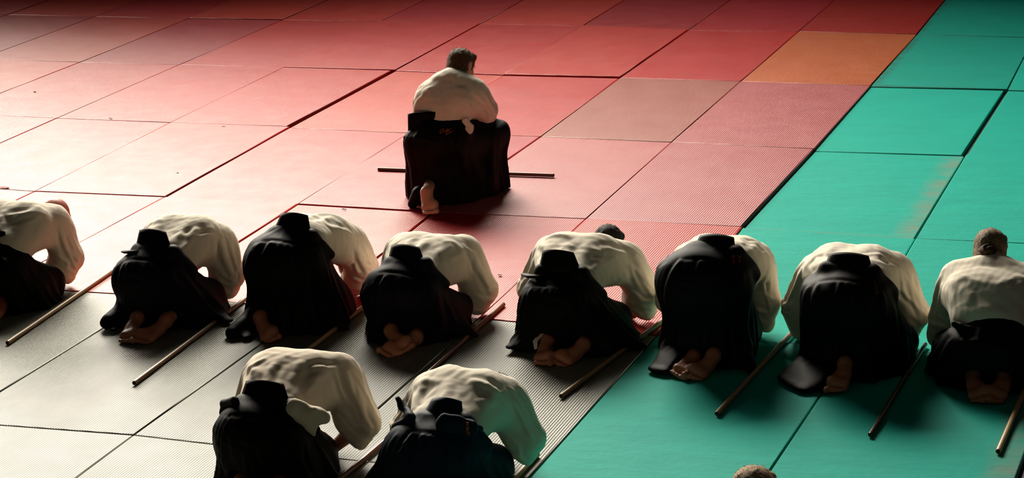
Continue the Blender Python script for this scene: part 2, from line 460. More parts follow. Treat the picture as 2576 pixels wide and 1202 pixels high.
    def fold(s, a, b, out, w, amp, n=7, bow=(0, 0, 0)):
        """a cloth fold: a ridge with a valley beside it, laid on the surface between two points"""
        a, b, out, bow = [np.array(v, float) for v in (a, b, out, bow)]
        P = [s.project(a+(b-a)*t+out+bow*4*t*(1-t)) for t in np.linspace(0, 1, n)]
        side = np.cross(b-a, out); side = side/(np.linalg.norm(side)+1e-9)
        amp = amp*.62; s.folds.append((P, w, amp)); s.folds.append(([p+side*w*1.9 for p in P], w*1.2, -amp*.6))
    def apply_folds(s):
        for P, w, amp in s.folds: s.crease(P, w, amp)
        s.folds = []
    def floor_cut(s, z0=.002):
        Z = s.ax[2][None, None, :]
        s.g = np.maximum(s.g, (z0-Z).astype(np.float32))
    def nets(s):
        g = s.g; nx, ny, nz = g.shape
        ins = g < 0
        # cells with mixed corners
        c = ins[:-1, :-1, :-1].astype(np.int8)
        for dx, dy, dz in ((1, 0, 0), (0, 1, 0), (0, 0, 1), (1, 1, 0), (1, 0, 1), (0, 1, 1), (1, 1, 1)):
            c += ins[dx:nx-1+dx, dy:ny-1+dy, dz:nz-1+dz]
        act = (c > 0) & (c < 8)
        I = np.argwhere(act); n = len(I)
        idx = np.full(act.shape, -1, dtype=np.int32); idx[act] = np.arange(n)
        cor = [(a, b, d) for a in (0, 1) for b in (0, 1) for d in (0, 1)]
        vals = {q: g[I[:, 0]+q[0], I[:, 1]+q[1], I[:, 2]+q[2]] for q in cor}
        acc = np.zeros((n, 3)); cnt = np.zeros(n)
        for q in cor:
            for ax_ in range(3):
                if q[ax_] == 1: continue
                q2 = list(q); q2[ax_] = 1; q2 = tuple(q2)
                a, b = vals[q], vals[q2]
                m = (a < 0) != (b < 0)
                t = np.where(m, a/np.where(m, a-b, 1), 0)
                for i in range(3):
                    acc[:, i] += np.where(m, q[i]+(t if i == ax_ else 0), 0)
                cnt += m
        P = I+acc/cnt[:, None]
        V = s.lo+P*s.h
        F = []
        for ax_ in range(3):
            u, v = (ax_+1) % 3, (ax_+2) % 3
            sl0 = [slice(None)]*3; sl1 = [slice(None)]*3
            sl0[ax_] = slice(0, -1); sl1[ax_] = slice(1, None)
            A = ins[tuple(sl0)]; B = ins[tuple(sl1)]
            ch = np.argwhere(A != B)
            ok = (ch[:, u] > 0) & (ch[:, v] > 0) & (ch[:, u] < s.n[u]-1) & (ch[:, v] < s.n[v]-1)
            ch = ch[ok]
            fl = A[ch[:, 0], ch[:, 1], ch[:, 2]]
            def cell(du, dv):
                e = ch.copy(); e[:, u] += du; e[:, v] += dv
                return idx[e[:, 0], e[:, 1], e[:, 2]]
            q0, q1, q2, q3 = cell(-1, -1), cell(0, -1), cell(0, 0), cell(-1, 0)
            f = np.stack([q0, q1, q2, q3], 1)
            f[~fl] = f[~fl][:, ::-1]
            F.append(f)
        F = np.concatenate(F)
        F = F[(F >= 0).all(1)]
        return V, F
    def mesh(s, name, smooth_it=1):
        V, F = s.nets()
        for _ in range(smooth_it):
            acc = np.zeros_like(V); cnt = np.zeros(len(V))
            for i in range(4):
                a = F[:, i]; b = F[:, (i+1) % 4]
                for j in range(3): acc[:, j] += np.bincount(a, V[b, j], len(V))
                cnt += np.bincount(a, minlength=len(V))
            ok = cnt > 0
            V[ok] = V[ok]*.5+.5*acc[ok]/cnt[ok, None]
        return mesh_from(name, V, F)

def nrm(v): v = np.array(v, dtype=float); return v/(np.linalg.norm(v)+1e-9)
def lerp(a, b, t): return np.array(a)*(1-t)+np.array(b)*t

# ------------------------------------------------------------------ the people
STAFFS = [((3.19, 2.88), (4.45, 2.93)), ((2.65, -.93), (2.55, .36)), ((3.65, -1.34), (3.59, .04)), ((4.31, -1.05), (4.31, .22)),
          ((5.06, -1.02), (5.06, .25)), ((5.82, -1.04), (6.0, .22)), ((6.61, -1.10), (6.70, .16)), ((7.35, -1.20), (7.39, .08)),
          ((7.93, -1.27), (7.96, .01)), ((5.18, -2.60), (5.22, -1.42)), ((5.94, -2.5), (5.95, -1.76))]
TPL = dict(
 pel=(0, .25, .26), waist=(0, .34, .34), chest=(0, .58, .41), neck=(0, .77, .35), head=(0, .92, .26), hdir=(0, .75, -.66), hup=(0, .5, .86),
 shL=(-.18, .70, .37), elL=(-.31, .71, .17), wrL=(-.12, .80, .045), haL=(-.03, .93, .02),
 shR=(.18, .70, .37), elR=(.31, .71, .17), wrR=(.12, .80, .045), haR=(.03, .93, .02),
 knL=(-.20, .58, .085), knR=(.20, .58, .085),
 heL=(-.09, .20, .066), toL=(-.035, .01, .014), heR=(.09, .20, .066), toR=(.035, .01, .014), tuck=0)

def foot(f, heel, toe, side, tuck=0):
    """sole faces backwards/up; side=+1 right foot (big toe on its left when seen from behind)"""
    heel = np.array(heel, float); toe = np.array(toe, float)
    ax = nrm(toe-heel); L = np.linalg.norm(toe-heel)
    up = nrm(np.cross(np.cross(ax, (0, -1, .75)), ax))      # sole normal: backwards and up
    lat = nrm(np.cross(ax, up))
    if lat[0]*side < 0: lat = -lat                           # points to the outer side
    k = .022; w = 1.18
    f.ell(heel-up*.004, (.037, .037, .040), k=k)
    f.cone(heel, heel+ax*L*.38+lat*.010-up*.008, .034, .030, k)
    f.cone(heel+ax*L*.3+lat*.018-up*.006, heel+ax*L*.70+lat*.028-up*.004, .027, .026, k)
    f.cone(heel+ax*L*.3-lat*.004-up*.014, heel+ax*L*.70-lat*.022-up*.002, .026, .031, k)
    ball = heel+ax*L*.72
    f.cone(ball-lat*.026, ball+lat*.032, .029, .022, .016)
    rs = (.0175, .0125, .0118, .0112, .0105); ls = (.056, .052, .047, .040, .032); off = (-.038, -.011, .009, .0275, .044)
    for i in range(5):
        b0 = ball+lat*off[i]+ax*.008-up*.002
        kn = b0+ax*ls[i]*.6+up*(-.004 if not tuck else .008)
        tip = b0+ax*ls[i]+(up*.004 if not tuck else up*.022)
        f.cone(b0, kn, rs[i]*.95, rs[i]*.78, .006)
        f.cone(kn, tip, rs[i]*.78, rs[i]*1.04, .002)
    for t_, d_ in ((.80, .0035), (.5, .002)):                 # creases across the sole
        c = heel+ax*L*t_*.9+up*.030
        f.crease([c-lat*.035, c+ax*.004, c+lat*.035], .004, -d_)

def hand(f, wrist, tip, side, down=(0, 0, -1)):
    wrist = np.array(wrist, float); tip = np.array(tip, float)
    ax = nrm(tip-wrist); dn = nrm(np.array(down)-ax*np.dot(ax, down)); lat = nrm(np.cross(ax, dn))
    if lat[0]*side < 0: lat = -lat                            # outer (little-finger) side
    for o_, e_, r0, r1 in ((-.026, -.028, .017, .014), (-.009, -.010, .017, .014), (.009, .009, .016, .0135), (.024, .026, .015, .012)):
        f.cone(wrist+lat*o_*.6, wrist+ax*.085+lat*e_, r0, r1, .014)
    ls = (.070, .079, .073, .056); r = (.0092, .0095, .009, .008)
    for i, o_ in enumerate((-.029, -.010, .010, .028)):
        k0 = wrist+ax*.088+lat*o_; sp = lat*o_*.25
        k1 = k0+ax*ls[i]*.45+sp*.4-dn*.003; k2 = k1+ax*ls[i]*.32+dn*.006+sp*.2; k3 = k2+ax*ls[i]*.22+dn*.009
        f.cone(k0, k1, r[i]*1.1, r[i], .006); f.cone(k1, k2, r[i], r[i]*.92, .003); f.cone(k2, k3, r[i]*.92, r[i]*.82, .003)
    t0 = wrist+ax*.022-lat*.024+dn*.004; t1 = t0+ax*.032-lat*.026; t2 = t1+ax*.034-lat*.008
    f.cone(t0, t1, .0145, .0115, .012); f.cone(t1, t2, .0115, .0095, .004)

def head_frame(s):
    fw = nrm(s['hdir']); upv = np.array(s['hup'], float); upv = nrm(upv-fw*np.dot(fw, upv)); rt = np.cross(fw, upv)
    return fw, upv, rt
def head_shape(f, s):
    c = np.array(s['head'], float); fw, upv, rt = head_frame(s)
    P = lambda x, y, z: c+rt*x+fw*y+upv*z
    R = [rt, fw, upv]
    f.ell(P(0, -.008, .022), (.074, .094, .084), R, k=.02)
    f.ell(P(0, .030, -.045), (.055, .058, .070), R, k=.03)
    f.cone(P(-.028, .060, -.082), P(.028, .060, -.082), .020, .020, .03)     # chin/jaw
    f.ell(P(0, .072, .028), (.050, .024, .018), R, k=.02)                      # brow
    f.cone(P(0, .090, .018), P(0, .106, -.022), .009, .0125, .010)           # nose
    for sx in (-1, 1):
        f.ell(P(sx*.030, .092, .006), (.016, .012, .009), R, k=.006, op='sub')
        f.ell(P(sx*.030, .080, .006), (.0125, .0125, .0125), R, k=.003)       # eyeball
        f.cone(P(sx*.046, .060, -.030), P(sx*.03, .076, -.040), .018, .014, .02)
        f.ell(P(sx*.077, -.006, -.005), (.007, .019, .031), R, k=.008)        # ear
        f.ell(P(sx*.084, -.002, -.002), (.005, .010, .018), R, k=.004, op='sub')
        f.cone(P(sx*.010, .108, -.030), P(sx*.004, .106, -.032), .006, .006, .004)
    f.cone(P(-.018, .094, -.052), P(.018, .094, -.052), .006, .006, .006)     # upper lip
    f.cone(P(-.015, .092, -.062), P(.015, .092, -.062), .0065, .0065, .006)   # lower lip
    f.cone(P(-.022, .100, -.057), P(.022, .100, -.057), .0022, .0022, .003, op='sub')

def build_body(name, s, skin_mat, h=.0063):
    pts = np.array([s[k] for k in ('pel', 'waist', 'chest', 'neck', 'head', 'shL', 'elL', 'wrL', 'haL', 'shR', 'elR', 'wrR', 'haR', 'knL', 'knR', 'heL', 'toL', 'heR', 'toR')])
    f = Field(pts.min(0)-.16, pts.max(0)+.16, h)
    k = .03
    for sx in (-1, 1):
        o = np.array((sx*.07, 0, 0))
        f.cone(np.array(s['pel'])+o, np.array(s['waist'])+o*.8, .095, .08, k)
        f.cone(np.array(s['waist'])+o*.8, np.array(s['chest'])+o, .08, .09, k)
        f.cone(np.array(s['chest'])+o, np.array(s['neck'])+o*.7-np.array((0, .03, .02)), .085, .06, k)
    f.cone(s['neck'], s['head'], .055, .052, .02)
    for S, sx in (('L', -1), ('R', 1)):
        f.cone(s['neck'], s['sh'+S], .05, .055, k)
        f.cone(s['sh'+S], s['el'+S], .052, .040, k)
        mid = lerp(s['el'+S], s['wr'+S], .3)
        f.cone(s['el'+S], mid, .040, .041, .01); f.cone(mid, s['wr'+S], .041, .025, .01)
        hand(f, s['wr'+S], s['ha'+S], sx)
        hip = np.array(s['pel'])+np.array((sx*.09, .02, -.02))
        f.cone(hip, s['kn'+S], .085, .055, k)
        ank = np.array(s['he'+S])+np.array((0, .035, .01))
        cal = lerp(s['kn'+S], ank, .35)+np.array((0, 0, .01))
        f.cone(s['kn'+S], cal, .052, .054, .02); f.cone(cal, ank, .052, .032, .02)
        foot(f, s['he'+S], s['to'+S], sx, s.get('tuck'+S, s.get('tuck', 0)))
        if s.get('full'+S):      # a planted shin: knee up, foot flat
            pass
    head_shape(f, s)
    for a, b, rr in s.get('clear', []): f.cone(a, b, rr, rr, .004, op='sub')
    f.floor_cut(.001)
    me = f.mesh('person', 1)
    o = link('person', me, skin_mat)
    return o

def spiral(a, b, ra, rb, t0, a0, t1, a1, n=5):
    a = np.array(a, float); b = np.array(b, float); ax = nrm(b-a)
    u = nrm(np.cross(ax, (0, 0, 1)) if abs(ax[2]) < .9 else np.cross(ax, (0, 1, 0))); v = np.cross(ax, u)
    out = []
    for i in range(n):
        q = i/(n-1); t = t0+(t1-t0)*q; an = a0+(a1-a0)*q
        out.append(a+(b-a)*t+(ra+(rb-ra)*t)*(u*math.cos(an)+v*math.sin(an)))
    return out

def build_jacket(s, seed, parent, mat='gi', h=.0066):
    rg = random.Random(seed)
    g = s.get('gi_r', 1.0)
    W, Cc, N = np.array(s['waist'], float), np.array(s['chest'], float), np.array(s['neck'], float)
    pts = np.array([s[k] for k in ('waist', 'chest', 'neck', 'shL', 'elL', 'wrL', 'shR', 'elR', 'wrR')])
    lo = pts.min(0)-.17; hi = pts.max(0)+.17
    lo[2] = max(lo[2], -.01)
    f = Field(lo, hi, h)
    k = .05
    wx = .075*g
    for sx in (-1, 1):
        o = np.array((sx*wx, 0, 0))
        f.cone(W+o, Cc+o*1.25, .105*g, .112*g, k)
        f.cone(Cc+o*1.25, N+o*.9-np.array((0, .05, .03)), .112*g, .078, k)
    f.cone(W, Cc, .12*g, .125*g, k)
    if N[2]-W[2] > .15: f.cone(lerp(W, N, .35)+np.array((0, .0, 0)), N+np.array((0, -.01, -.07)), .125*g, .095, .06)
    # jacket skirt tucked into the waist
    sl_ = s.get('sleeve', 1.0)
    for S, sx in (('L', -1), ('R', 1)):
        sh, el, wr = [np.array(s[q+S], float) for q in ('sh', 'el', 'wr')]
        f.cone(N-np.array((0, .02, .01)), sh, .062, .078, .05)
        f.cone(Cc+np.array((sx*.09, .03, 0)), sh, .10, .085, .06)
        f.cone(lerp(W, Cc, .75)+np.array((sx*.08, 0, 0)), lerp(sh, el, .35), .09*g, .08, .08)
        f.cone(sh, el, .082*sl_, .078*sl_, .045)
        cf = wr-nrm(wr-el)*.015
        f.cone(el, cf, .078*sl_, .080*sl_, .03)
        f.cone(lerp(sh, el, .6), lerp(el, wr, .45)+np.array((0, -.01, -.03)), .07*sl_, .075*sl_, .05)
    # folds
    fa = s.get('folds', 1.0)
    R3 = lambda m=1: np.array([rg.uniform(-1, 1) for _ in range(3)])*m
    ax = nrm(Cc-W); upv = nrm(np.array((0, -.25, 1.))-ax*np.dot(ax, (0, -.25, 1.)))
    for S, sx in (('L', -1), ('R', 1)):
        sh, el, wr = [np.array(s[q+S], float) for q in ('sh', 'el', 'wr')]
        ua = nrm(el-sh)
        for i in range(9):      # long drapes running down the sleeve
            o = R3(); o = o-ua*np.dot(o, ua)
            if i % 3: o = o*.4+np.array((sx*.6, -.7, .3))
            o = nrm(o-ua*np.dot(o, ua))*.11
            t0 = rg.uniform(-.25, .35); t1 = rg.uniform(.75, 1.15)
            f.fold(lerp(sh, el, t0)+R3(.02), lerp(sh, el, t1)+R3(.04), o, rg.uniform(.008, .014), rg.uniform(.011, .019))
        for i in range(6):      # short creases gathered at the elbow and above the cuff
            o = nrm(R3()*.6+np.array((sx*.5, -.9, .1)))*.10
            c = lerp(el, wr, rg.uniform(-.2, .5)); sd = nrm(np.cross(wr-el, o))*rg.uniform(.03, .06)
            f.fold(c-sd, c+sd+nrm(wr-el)*rg.uniform(-.03, .03), o, rg.uniform(.007, .011), rg.uniform(.010, .016), 5)
        pit = sh+np.array((-sx*.02, -.10, -.02))
        for i in range(4):      # pulls from the armpit over the side and the shoulder blade
            tgt = lerp(W, Cc, rg.uniform(-.1, .9))+np.array((sx*rg.uniform(-.02, .12), 0, 0))
            f.fold(pit+R3(.03), tgt, np.array((sx*rg.uniform(.02, .10), -.02, .09)), rg.uniform(.012, .021), fa*rg.uniform(.008, .015), 7, R3(.02))
    for i in range(6):         # long soft folds from the waistband up the back
        x0 = rg.uniform(-.17, .17)*g; x1 = x0*.9+rg.uniform(-.05, .05)
        L = rg.uniform(.5, .95)
        f.fold(W+np.array((x0, 0, 0)), lerp(W, Cc, L)+np.array((x1, 0, 0)), upv*.13+np.array((x0*.4, 0, 0)), rg.uniform(.015, .028), fa*rg.uniform(.008, .013), 7, R3(.015))
    f.apply_folds()
    f.wobble(.0022, 24, seed)
    f.wobble(.0008, 95, seed+3)
    # open cuffs: hollow sleeve ends and cut them square
    for S, sx in (('L', -1), ('R', 1)):
        el, wr = [np.array(s[q+S], float) for q in ('el', 'wr')]
        d = nrm(wr-el); cut = wr-d*s.get('cuff_back', .07)
        q = f.sub(cut-.17, cut+.17)
        if q is not None:
            sl, X, Y, Z = q
            pl = (X-cut[0])*d[0]+(Y-cut[1])*d[1]+(Z-cut[2])*d[2]
            rr = np.sqrt(np.maximum((X-cut[0])**2+(Y-cut[1])**2+(Z-cut[2])**2-pl**2, 0))
            plw = np.where(rr < .13, pl, -1)
            f.g[sl] = np.maximum(f.g[sl], plw)
            # turned-up cuff band
            band = np.abs(pl+.035)-.022
            f.g[sl] = np.where((band < 0) & (rr < .13), f.g[sl]-.0045, f.g[sl])
        f.cone(cut-d*.055, cut+d*.05, .052*sl_, .062*sl_, 0, op='sub')
    f.floor_cut(.003)
    for a, b, rr in s.get('clear', []): f.cone(a, b, rr, rr, .008, op='sub')
    me = f.mesh('jacket', 1)
    o = link('jacket', me, mat, parent)
    # folded collar band at the back of the neck
    fw, upv, rt = head_frame(s)
    nk = N
    axn = nrm(np.array(s['head'])-N)
    back = nrm(np.array((0, 0, 1))-axn*axn[2]+np.array((0, -.001, 0)))
    side = np.cross(axn, back)
    Vv = []; Ff = []
    n = 15
    for i in range(n):
        an = -2.1+4.2*i/(n-1)
        r = .070
        base = nk+axn*.008+(back*math.cos(an)*r*.95+side*math.sin(an)*r*1.08)
        fall = -axn*.05*(abs(an)/2.1)**2-back*.02*(abs(an)/2.1)**2
        out = nrm(back*math.cos(an)+side*math.sin(an))
        for (dh, do) in ((-.022, .006), (.004, .007), (.026, .001), (.030, -.004), (.026, -.008), (-.02, -.006)):
            Vv.append(base+fall+axn*dh+out*do)
    for i in range(n-1):
        for j in range(6):
            Ff.append((i*6+j, i*6+(j+1) % 6, (i+1)*6+(j+1) % 6, (i+1)*6+j))
    Ff.append(tuple(range(5, -1, -1))); Ff.append(tuple((n-1)*6+j for j in range(6)))
    cme = poly_mesh('collar', Vv, Ff, True)
    link('collar', cme, mat, o)
    return o

def build_hakama(s, seed, parent, mat='black', h=.0084):
    rg = random.Random(seed*3+1)
    pel, W = np.array(s['pel'], float), np.array(s['waist'], float)
    ex = s.get('hem', [])
    bells = s.get('bells', [])
    g = s.get('hk', 1.0)
    pts = [s[k] for k in ('pel', 'waist', 'knL', 'knR', 'heL', 'heR')]+[e[1] for e in ex]+[e[0] for e in ex]
    for b_ in bells: pts += [np.array(b_[1])-(b_[3][0], b_[3][1], 0), np.array(b_[1])+(b_[3][0], b_[3][1], 0)]
    pts = np.array(pts, float); lo = pts.min(0)-.2*max(g, 1); hi = pts.max(0)+.2*max(g, 1); lo[2] = -.01
    f = Field(lo, hi, h)
    k = .07
    r = s.get('hipr', (.17, .14, .14))
    f.ell(pel, r, k=k)
    for sx in (-1, 1):
        o = np.array((sx*.055*g, 0, 0))
        f.cone(pel+o, W+o*.95, .11*g, .092*g, k)
    for S, sx in (('L', -1), ('R', 1)):
        hip = pel+np.array((sx*.09, .0, -.03)); kn = np.array(s['kn'+S], float)
        f.cone(hip, kn, .11*g, .085*g, k)
    for i, b_ in enumerate(bells): f.bell(*b_, seed=seed+i)
    for e in ex:
        a, b, ra, rb = e[:4]
        f.cone(a, b, ra, rb, .05, flat=e[4] if len(e) > 4 else None)
    bd = s.get('board')
    if bd and not s.get('noband'):      # waistband wrapping from the board round the hips
        c0 = np.array(bd[0], float); hw = bd[2]*.46; rtv = nrm(bd[5])
        a0, b0 = c0-rtv*hw+np.array((0, .035, -.012)), c0+rtv*hw+np.array((0, .035, -.012))
        f.cone(a0, b0, .034, .034, .03)
        f.cone(a0+np.array((.03, .01, -.01)), a0+np.array((-.07, .05, -.10)), .026, .024, .07)
        f.cone(b0, b0+np.array((.085, .055, -.115)), .030, .026, .05)
        f.fold(a0+np.array((-.03, .0, -.05)), b0+np.array((.04, .0, -.055)), (0, -.12, .04), .009, -.012, 8)
    for i in range(16):      # drag folds from the waistband downwards
        x0 = rg.uniform(-.13, .13); x1 = x0*rg.uniform(1.3, 2.2)+rg.uniform(-.03, .03)
        f.fold(W+np.array((x0, -.03, .02)), pel+np.array((x1, .0, -pel[2]*rg.uniform(.1, .75))), np.array((x1*.9, -.20, .10)), rg.uniform(.007, .012), rg.uniform(.008, .015), 8)
    for i in range(7):       # sags across the seat
        x0 = rg.uniform(-.2, .0); zz = rg.uniform(-.05, .08)
        f.fold(pel+np.array((x0, 0, zz+.03)), pel+np.array((x0+rg.uniform(.08, .2), 0, zz-rg.uniform(-.03, .06))), np.array((0, -.22, .08)), rg.uniform(.008, .013), rg.uniform(.006, .010), 6, (0, 0, -.02))
    if bells:                # long pleats in the draped part
        b_ = bells[0]; (ax_, ay_, az_), (bx_, by_, _z), (r0x, r0y), (r1x, r1y) = b_[:4]
        for i in range(12):
            an = rg.uniform(-2.0, 2.0); c_, s_ = -math.cos(an), math.sin(an)
            f.fold((ax_+s_*r0x*.6, ay_+c_*r0y*.6, az_*rg.uniform(.7, 1)), (bx_+s_*r1x*.95, by_+c_*r1y*.95, .03), (s_*.06, c_*.06, .0), rg.uniform(.008, .013), rg.uniform(.008, .015), 9)
    f.apply_folds()
    f.wobble(.004, 18, seed+50)
    f.floor_cut(.002)
    for S, sx in (('L', -1), ('R', 1)):   # the feet stay free of the cloth
        if s.get('hide'+S): continue
        he, to = np.array(s['he'+S], float), np.array(s['to'+S], float)
        f.cone(he+np.array((0, -.02, .01)), to+np.array((0, -.03, .0)), .050, .062, .015, op='sub')
    for a, b, rr in s.get('clear', []): f.cone(a, b, rr, rr, .008, op='sub')
    me = f.mesh('hakama', 1)
    o = link('hakama', me, mat, parent)
    return o

def back_board(c0, c1, w0, w1, nrmv, mat, parent, rtv=(1, 0, 0), curve=.018):
    """stiff trapezoid board (bottom centre c0, top centre c1) at the small of the back"""
    c0, c1 = np.array(c0, float), np.array(c1, float); rt = nrm(rtv); n = nrm(nrmv); n = nrm(n-nrm(c1-c0)*np.dot(n, nrm(c1-c0)))
    V = []; F = []; nu, nv = 13, 7
    for side in (0, 1):
        for j in range(nv):
            t = j/(nv-1)
            for i in range(nu):
                u = 2*i/(nu-1)-1
                wd = (w0+(w1-w0)*t)/2
                rim = .0015 if (i in (0, nu-1) or j in (0, nv-1)) else 0
                p = c0+(c1-c0)*t+rt*u*wd+n*(-curve*u*u+(.006-rim)*(1 if side == 0 else -1)+.01*math.sin(t*3.14)*0)+(c1-c0)*(-.06*u*u*t)
                V.append(p)
    N_ = nu*nv
    for j in range(nv-1):
        for i in range(nu-1):
            a = j*nu+i
            F.append((a, a+1, a+nu+1, a+nu)); F.append((N_+a, N_+a+nu, N_+a+nu+1, N_+a+1))
    for i in range(nu-1):
        F.append((i, N_+i, N_+i+1, i+1)); q = (nv-1)*nu+i; F.append((q, q+1, N_+q+1, N_+q))
    for j in range(nv-1):
        a = j*nu; F.append((a, a+nu, N_+a+nu, N_+a)); a = j*nu+nu-1; F.append((a, N_+a, N_+a+nu, a+nu))
    me = poly_mesh('back_board', V, F, True)
    return link('back_board', me, mat, parent)

def tube(name, pts, radii, mat, parent, seg=8, flat=None, cap=True):
    pts = [np.array(p, float) for p in pts]; V = []; F = []
    if not hasattr(radii, '__len__'): radii = [radii]*len(pts)
    pu = None
    for i, p in enumerate(pts):
        ax = nrm(pts[min(i+1, len(pts)-1)]-pts[max(i-1, 0)])
        ref = np.array(flat[0], float) if flat is not None else (np.array((0, 0, 1.)) if abs(ax[2]) < .95 else np.array((0, 1., 0)))
        u = nrm(np.cross(ax, ref)); v = nrm(np.cross(u, ax))
        fl = flat[1] if flat is not None else 1
        for q in range(seg):
            a = 2*math.pi*q/seg
            V.append(p+radii[i]*(u*math.cos(a)+v*math.sin(a)*fl))
    for i in range(len(pts)-1):
        for q in range(seg):
            F.append((i*seg+q, (i+1)*seg+q, (i+1)*seg+(q+1) % seg, i*seg+(q+1) % seg))
    if cap:
        F.append(tuple(range(seg))); F.append(tuple((len(pts)-1)*seg+q for q in range(seg-1, -1, -1)))
    me = poly_mesh(name, V, F, True)
    return link(name, me, mat, parent)

def blob(name, prims, mat, parent, h=.006, wob=.002, seed=1):
    lo = np.min([np.minimum(p[0], p[1])-max(p[2], p[3]) for p in prims], axis=0)-.03
    hi = np.max([np.maximum(p[0], p[1])+max(p[2], p[3]) for p in prims], axis=0)+.03
    f = Field(lo, hi, h)
    for p in prims: f.cone(p[0], p[1], p[2], p[3], p[4] if len(p) > 4 else .02, flat=p[5] if len(p) > 5 else None)
    f.wobble(wob, 60, seed); f.floor_cut(.001)
    return link(name, f.mesh(name, 1), mat, parent)

def build_hair(s, mat, parent, style='short', seed=0):
    c = np.array(s['head'], float); fw, upv, rt = head_frame(s); rg = random.Random(seed)
    P = lambda x, y, z: c+rt*x+fw*y+upv*z
    R = [rt, fw, upv]
    f = Field(c-.2, c+.2, .0045)
    f.ell(P(0, -.012, .026), (.0815, .100, .0895), R, k=.01)
    f.ell(P(0, -.045, -.040), (.066, .062, .066), R, k=.03)                  # nape
    f.cone(P(-.045, .040, .080), P(.045, .040, .080), .025, .025, .02)
    # cut the face, ears and nape free
    sl, X, Y, Z = f.sub(c-.21, c+.21)
    x, y, z = X-c[0], Y-c[1], Z-c[2]
    hy = x*fw[0]+y*fw[1]+z*fw[2]; hz = x*upv[0]+y*upv[1]+z*upv[2]
    faceline = np.minimum(hy-.045, .062-hz)          # >0 in front and below hairline
    f.g[sl] = np.maximum(f.g[sl], faceline)
    f.g[sl] = np.maximum(f.g[sl], -(hz+.085))
    for sx in (-1, 1):
        f.ell(P(sx*.083, .004, -.012), (.018, .028, .036), R, k=.006, op='sub')
    for i in range(46):
        a = rg.uniform(-3.14, 3.14); b = rg.uniform(-.2, 1.45)
        q = lambda a, b: P(.082*math.cos(b)*math.sin(a), -.012-.100*math.cos(b)*math.cos(a), .026+.09*math.sin(b))
        da = rg.uniform(-.35, .35)
        f.crease([q(a, b), q(a+da*.5, b-.18), q(a+da, b-.38)], .006, rg.choice((1, -1))*.004)
    o = link('hair', f.mesh('hair', 0), mat, parent)
    if style == 'bun':
        fb = Field(c-.22, c+.2, .0045)
        b0 = P(.004, -.104, -.036)
        fb.ell(b0, (.047, .036, .044), k=.01)
        fb.cone(P(.0, -.10, -.05), P(.008, -.105, -.085), .020, .012, .012)
        fb.cone(P(-.03, -.085, -.02), P(-.02, -.10, -.055), .014, .010, .01)
        fb.cone(P(.03, -.09, .0), P(.048, -.085, .022), .012, .007, .01)
        for i in range(30):
            a = rg.uniform(0, 6.28); a2 = a+rg.uniform(.8, 2)
            q = lambda a, r_, dy: b0+rt*math.cos(a)*r_+upv*math.sin(a)*r_-fw*dy
            fb.crease([q(a, .045, .006), q((a+a2)/2, .033, .028), q(a2, .014, .037)], .0052, rg.choice((1, -1))*.006)
        bun = link('hair_bun', fb.mesh('hair_bun', 0), 'hair_brown', o); bun['label'] = 'darker brown twisted bun'
    # loose strand ends standing off the head: countless, one joined piece
    V = []; F = []
    me = o.data; nv = len(me.vertices)
    lift = .35 if style == 'bun' else 1
    for i in range(900 if style != 'crop' else 500):
        v = me.vertices[rg.randrange(nv)]
        p = np.array(v.co); n_ = np.array(v.normal)
        t = nrm(np.cross(n_, (rg.uniform(-1, 1), rg.uniform(-1, 1), rg.uniform(-1, 1))))
        flow = nrm(-upv*.6-fw*.2+t*.5); flow = nrm(flow-n_*np.dot(flow, n_))
        L = rg.uniform(.010, .022); wd = .0007
        if style == 'crop': L *= .45
        e = p+flow*L+n_*rg.uniform(.003, .008)*lift; m_ = p+flow*L*.5+n_*.004*lift; sd = nrm(np.cross(flow, n_))*wd
        b = len(V); V += [p-sd, p+sd, m_+sd*.8, m_-sd*.8, e]; F += [(b, b+1, b+2, b+3), (b+3, b+2, b+4)]
    st = link('loose_strands', poly_mesh('loose_strands', V, F), mat, o)
    st['kind'] = 'stuff'
    return o

def embroider(target, origin, U, Vv, outward, strokes, size, mat, rad=.0022, surf=None):
    """thread strokes laid on a garment by dropping them onto its surface"""
    me = (surf or target).data
    bvh = BVHTree.FromPolygons([v.co for v in me.vertices], [tuple(p.vertices) for p in me.polygons])
    U, Vv, n = Vector(U).normalized(), Vector(Vv).normalized(), Vector(outward).normalized()
    O = Vector(origin); V = []; F = []
    for st in strokes:
        pts = []
        for (a, b), (c, d) in zip(st[:-1], st[1:]):
            for t in (0, .34, .67): pts.append((a+(c-a)*t, b+(d-b)*t))
        pts.append(st[-1]); P3 = []
        for u, v in pts:
            st0 = O+U*u*size+Vv*v*size+n*.35
            hit = bvh.ray_cast(st0, -n)
            if hit[0] is not None: P3.append((hit[0]+hit[1]*.0015, hit[1]))
        if len(P3) < 2: continue
        base = len(V)
        for i, (p, nn) in enumerate(P3):
            ax = (P3[min(i+1, len(P3)-1)][0]-P3[max(i-1, 0)][0]).normalized(); sd = ax.cross(nn).normalized()
            V += [p+sd*rad, p+nn*rad*.8, p-sd*rad, p-nn*rad*.5]
        for i in range(len(P3)-1):
            for q in range(4): F.append((base+i*4+q, base+(i+1)*4+q, base+(i+1)*4+(q+1) % 4, base+i*4+(q+1) % 4))
    if V: return link('embroidery', poly_mesh('embroidery', V, F), mat, target)

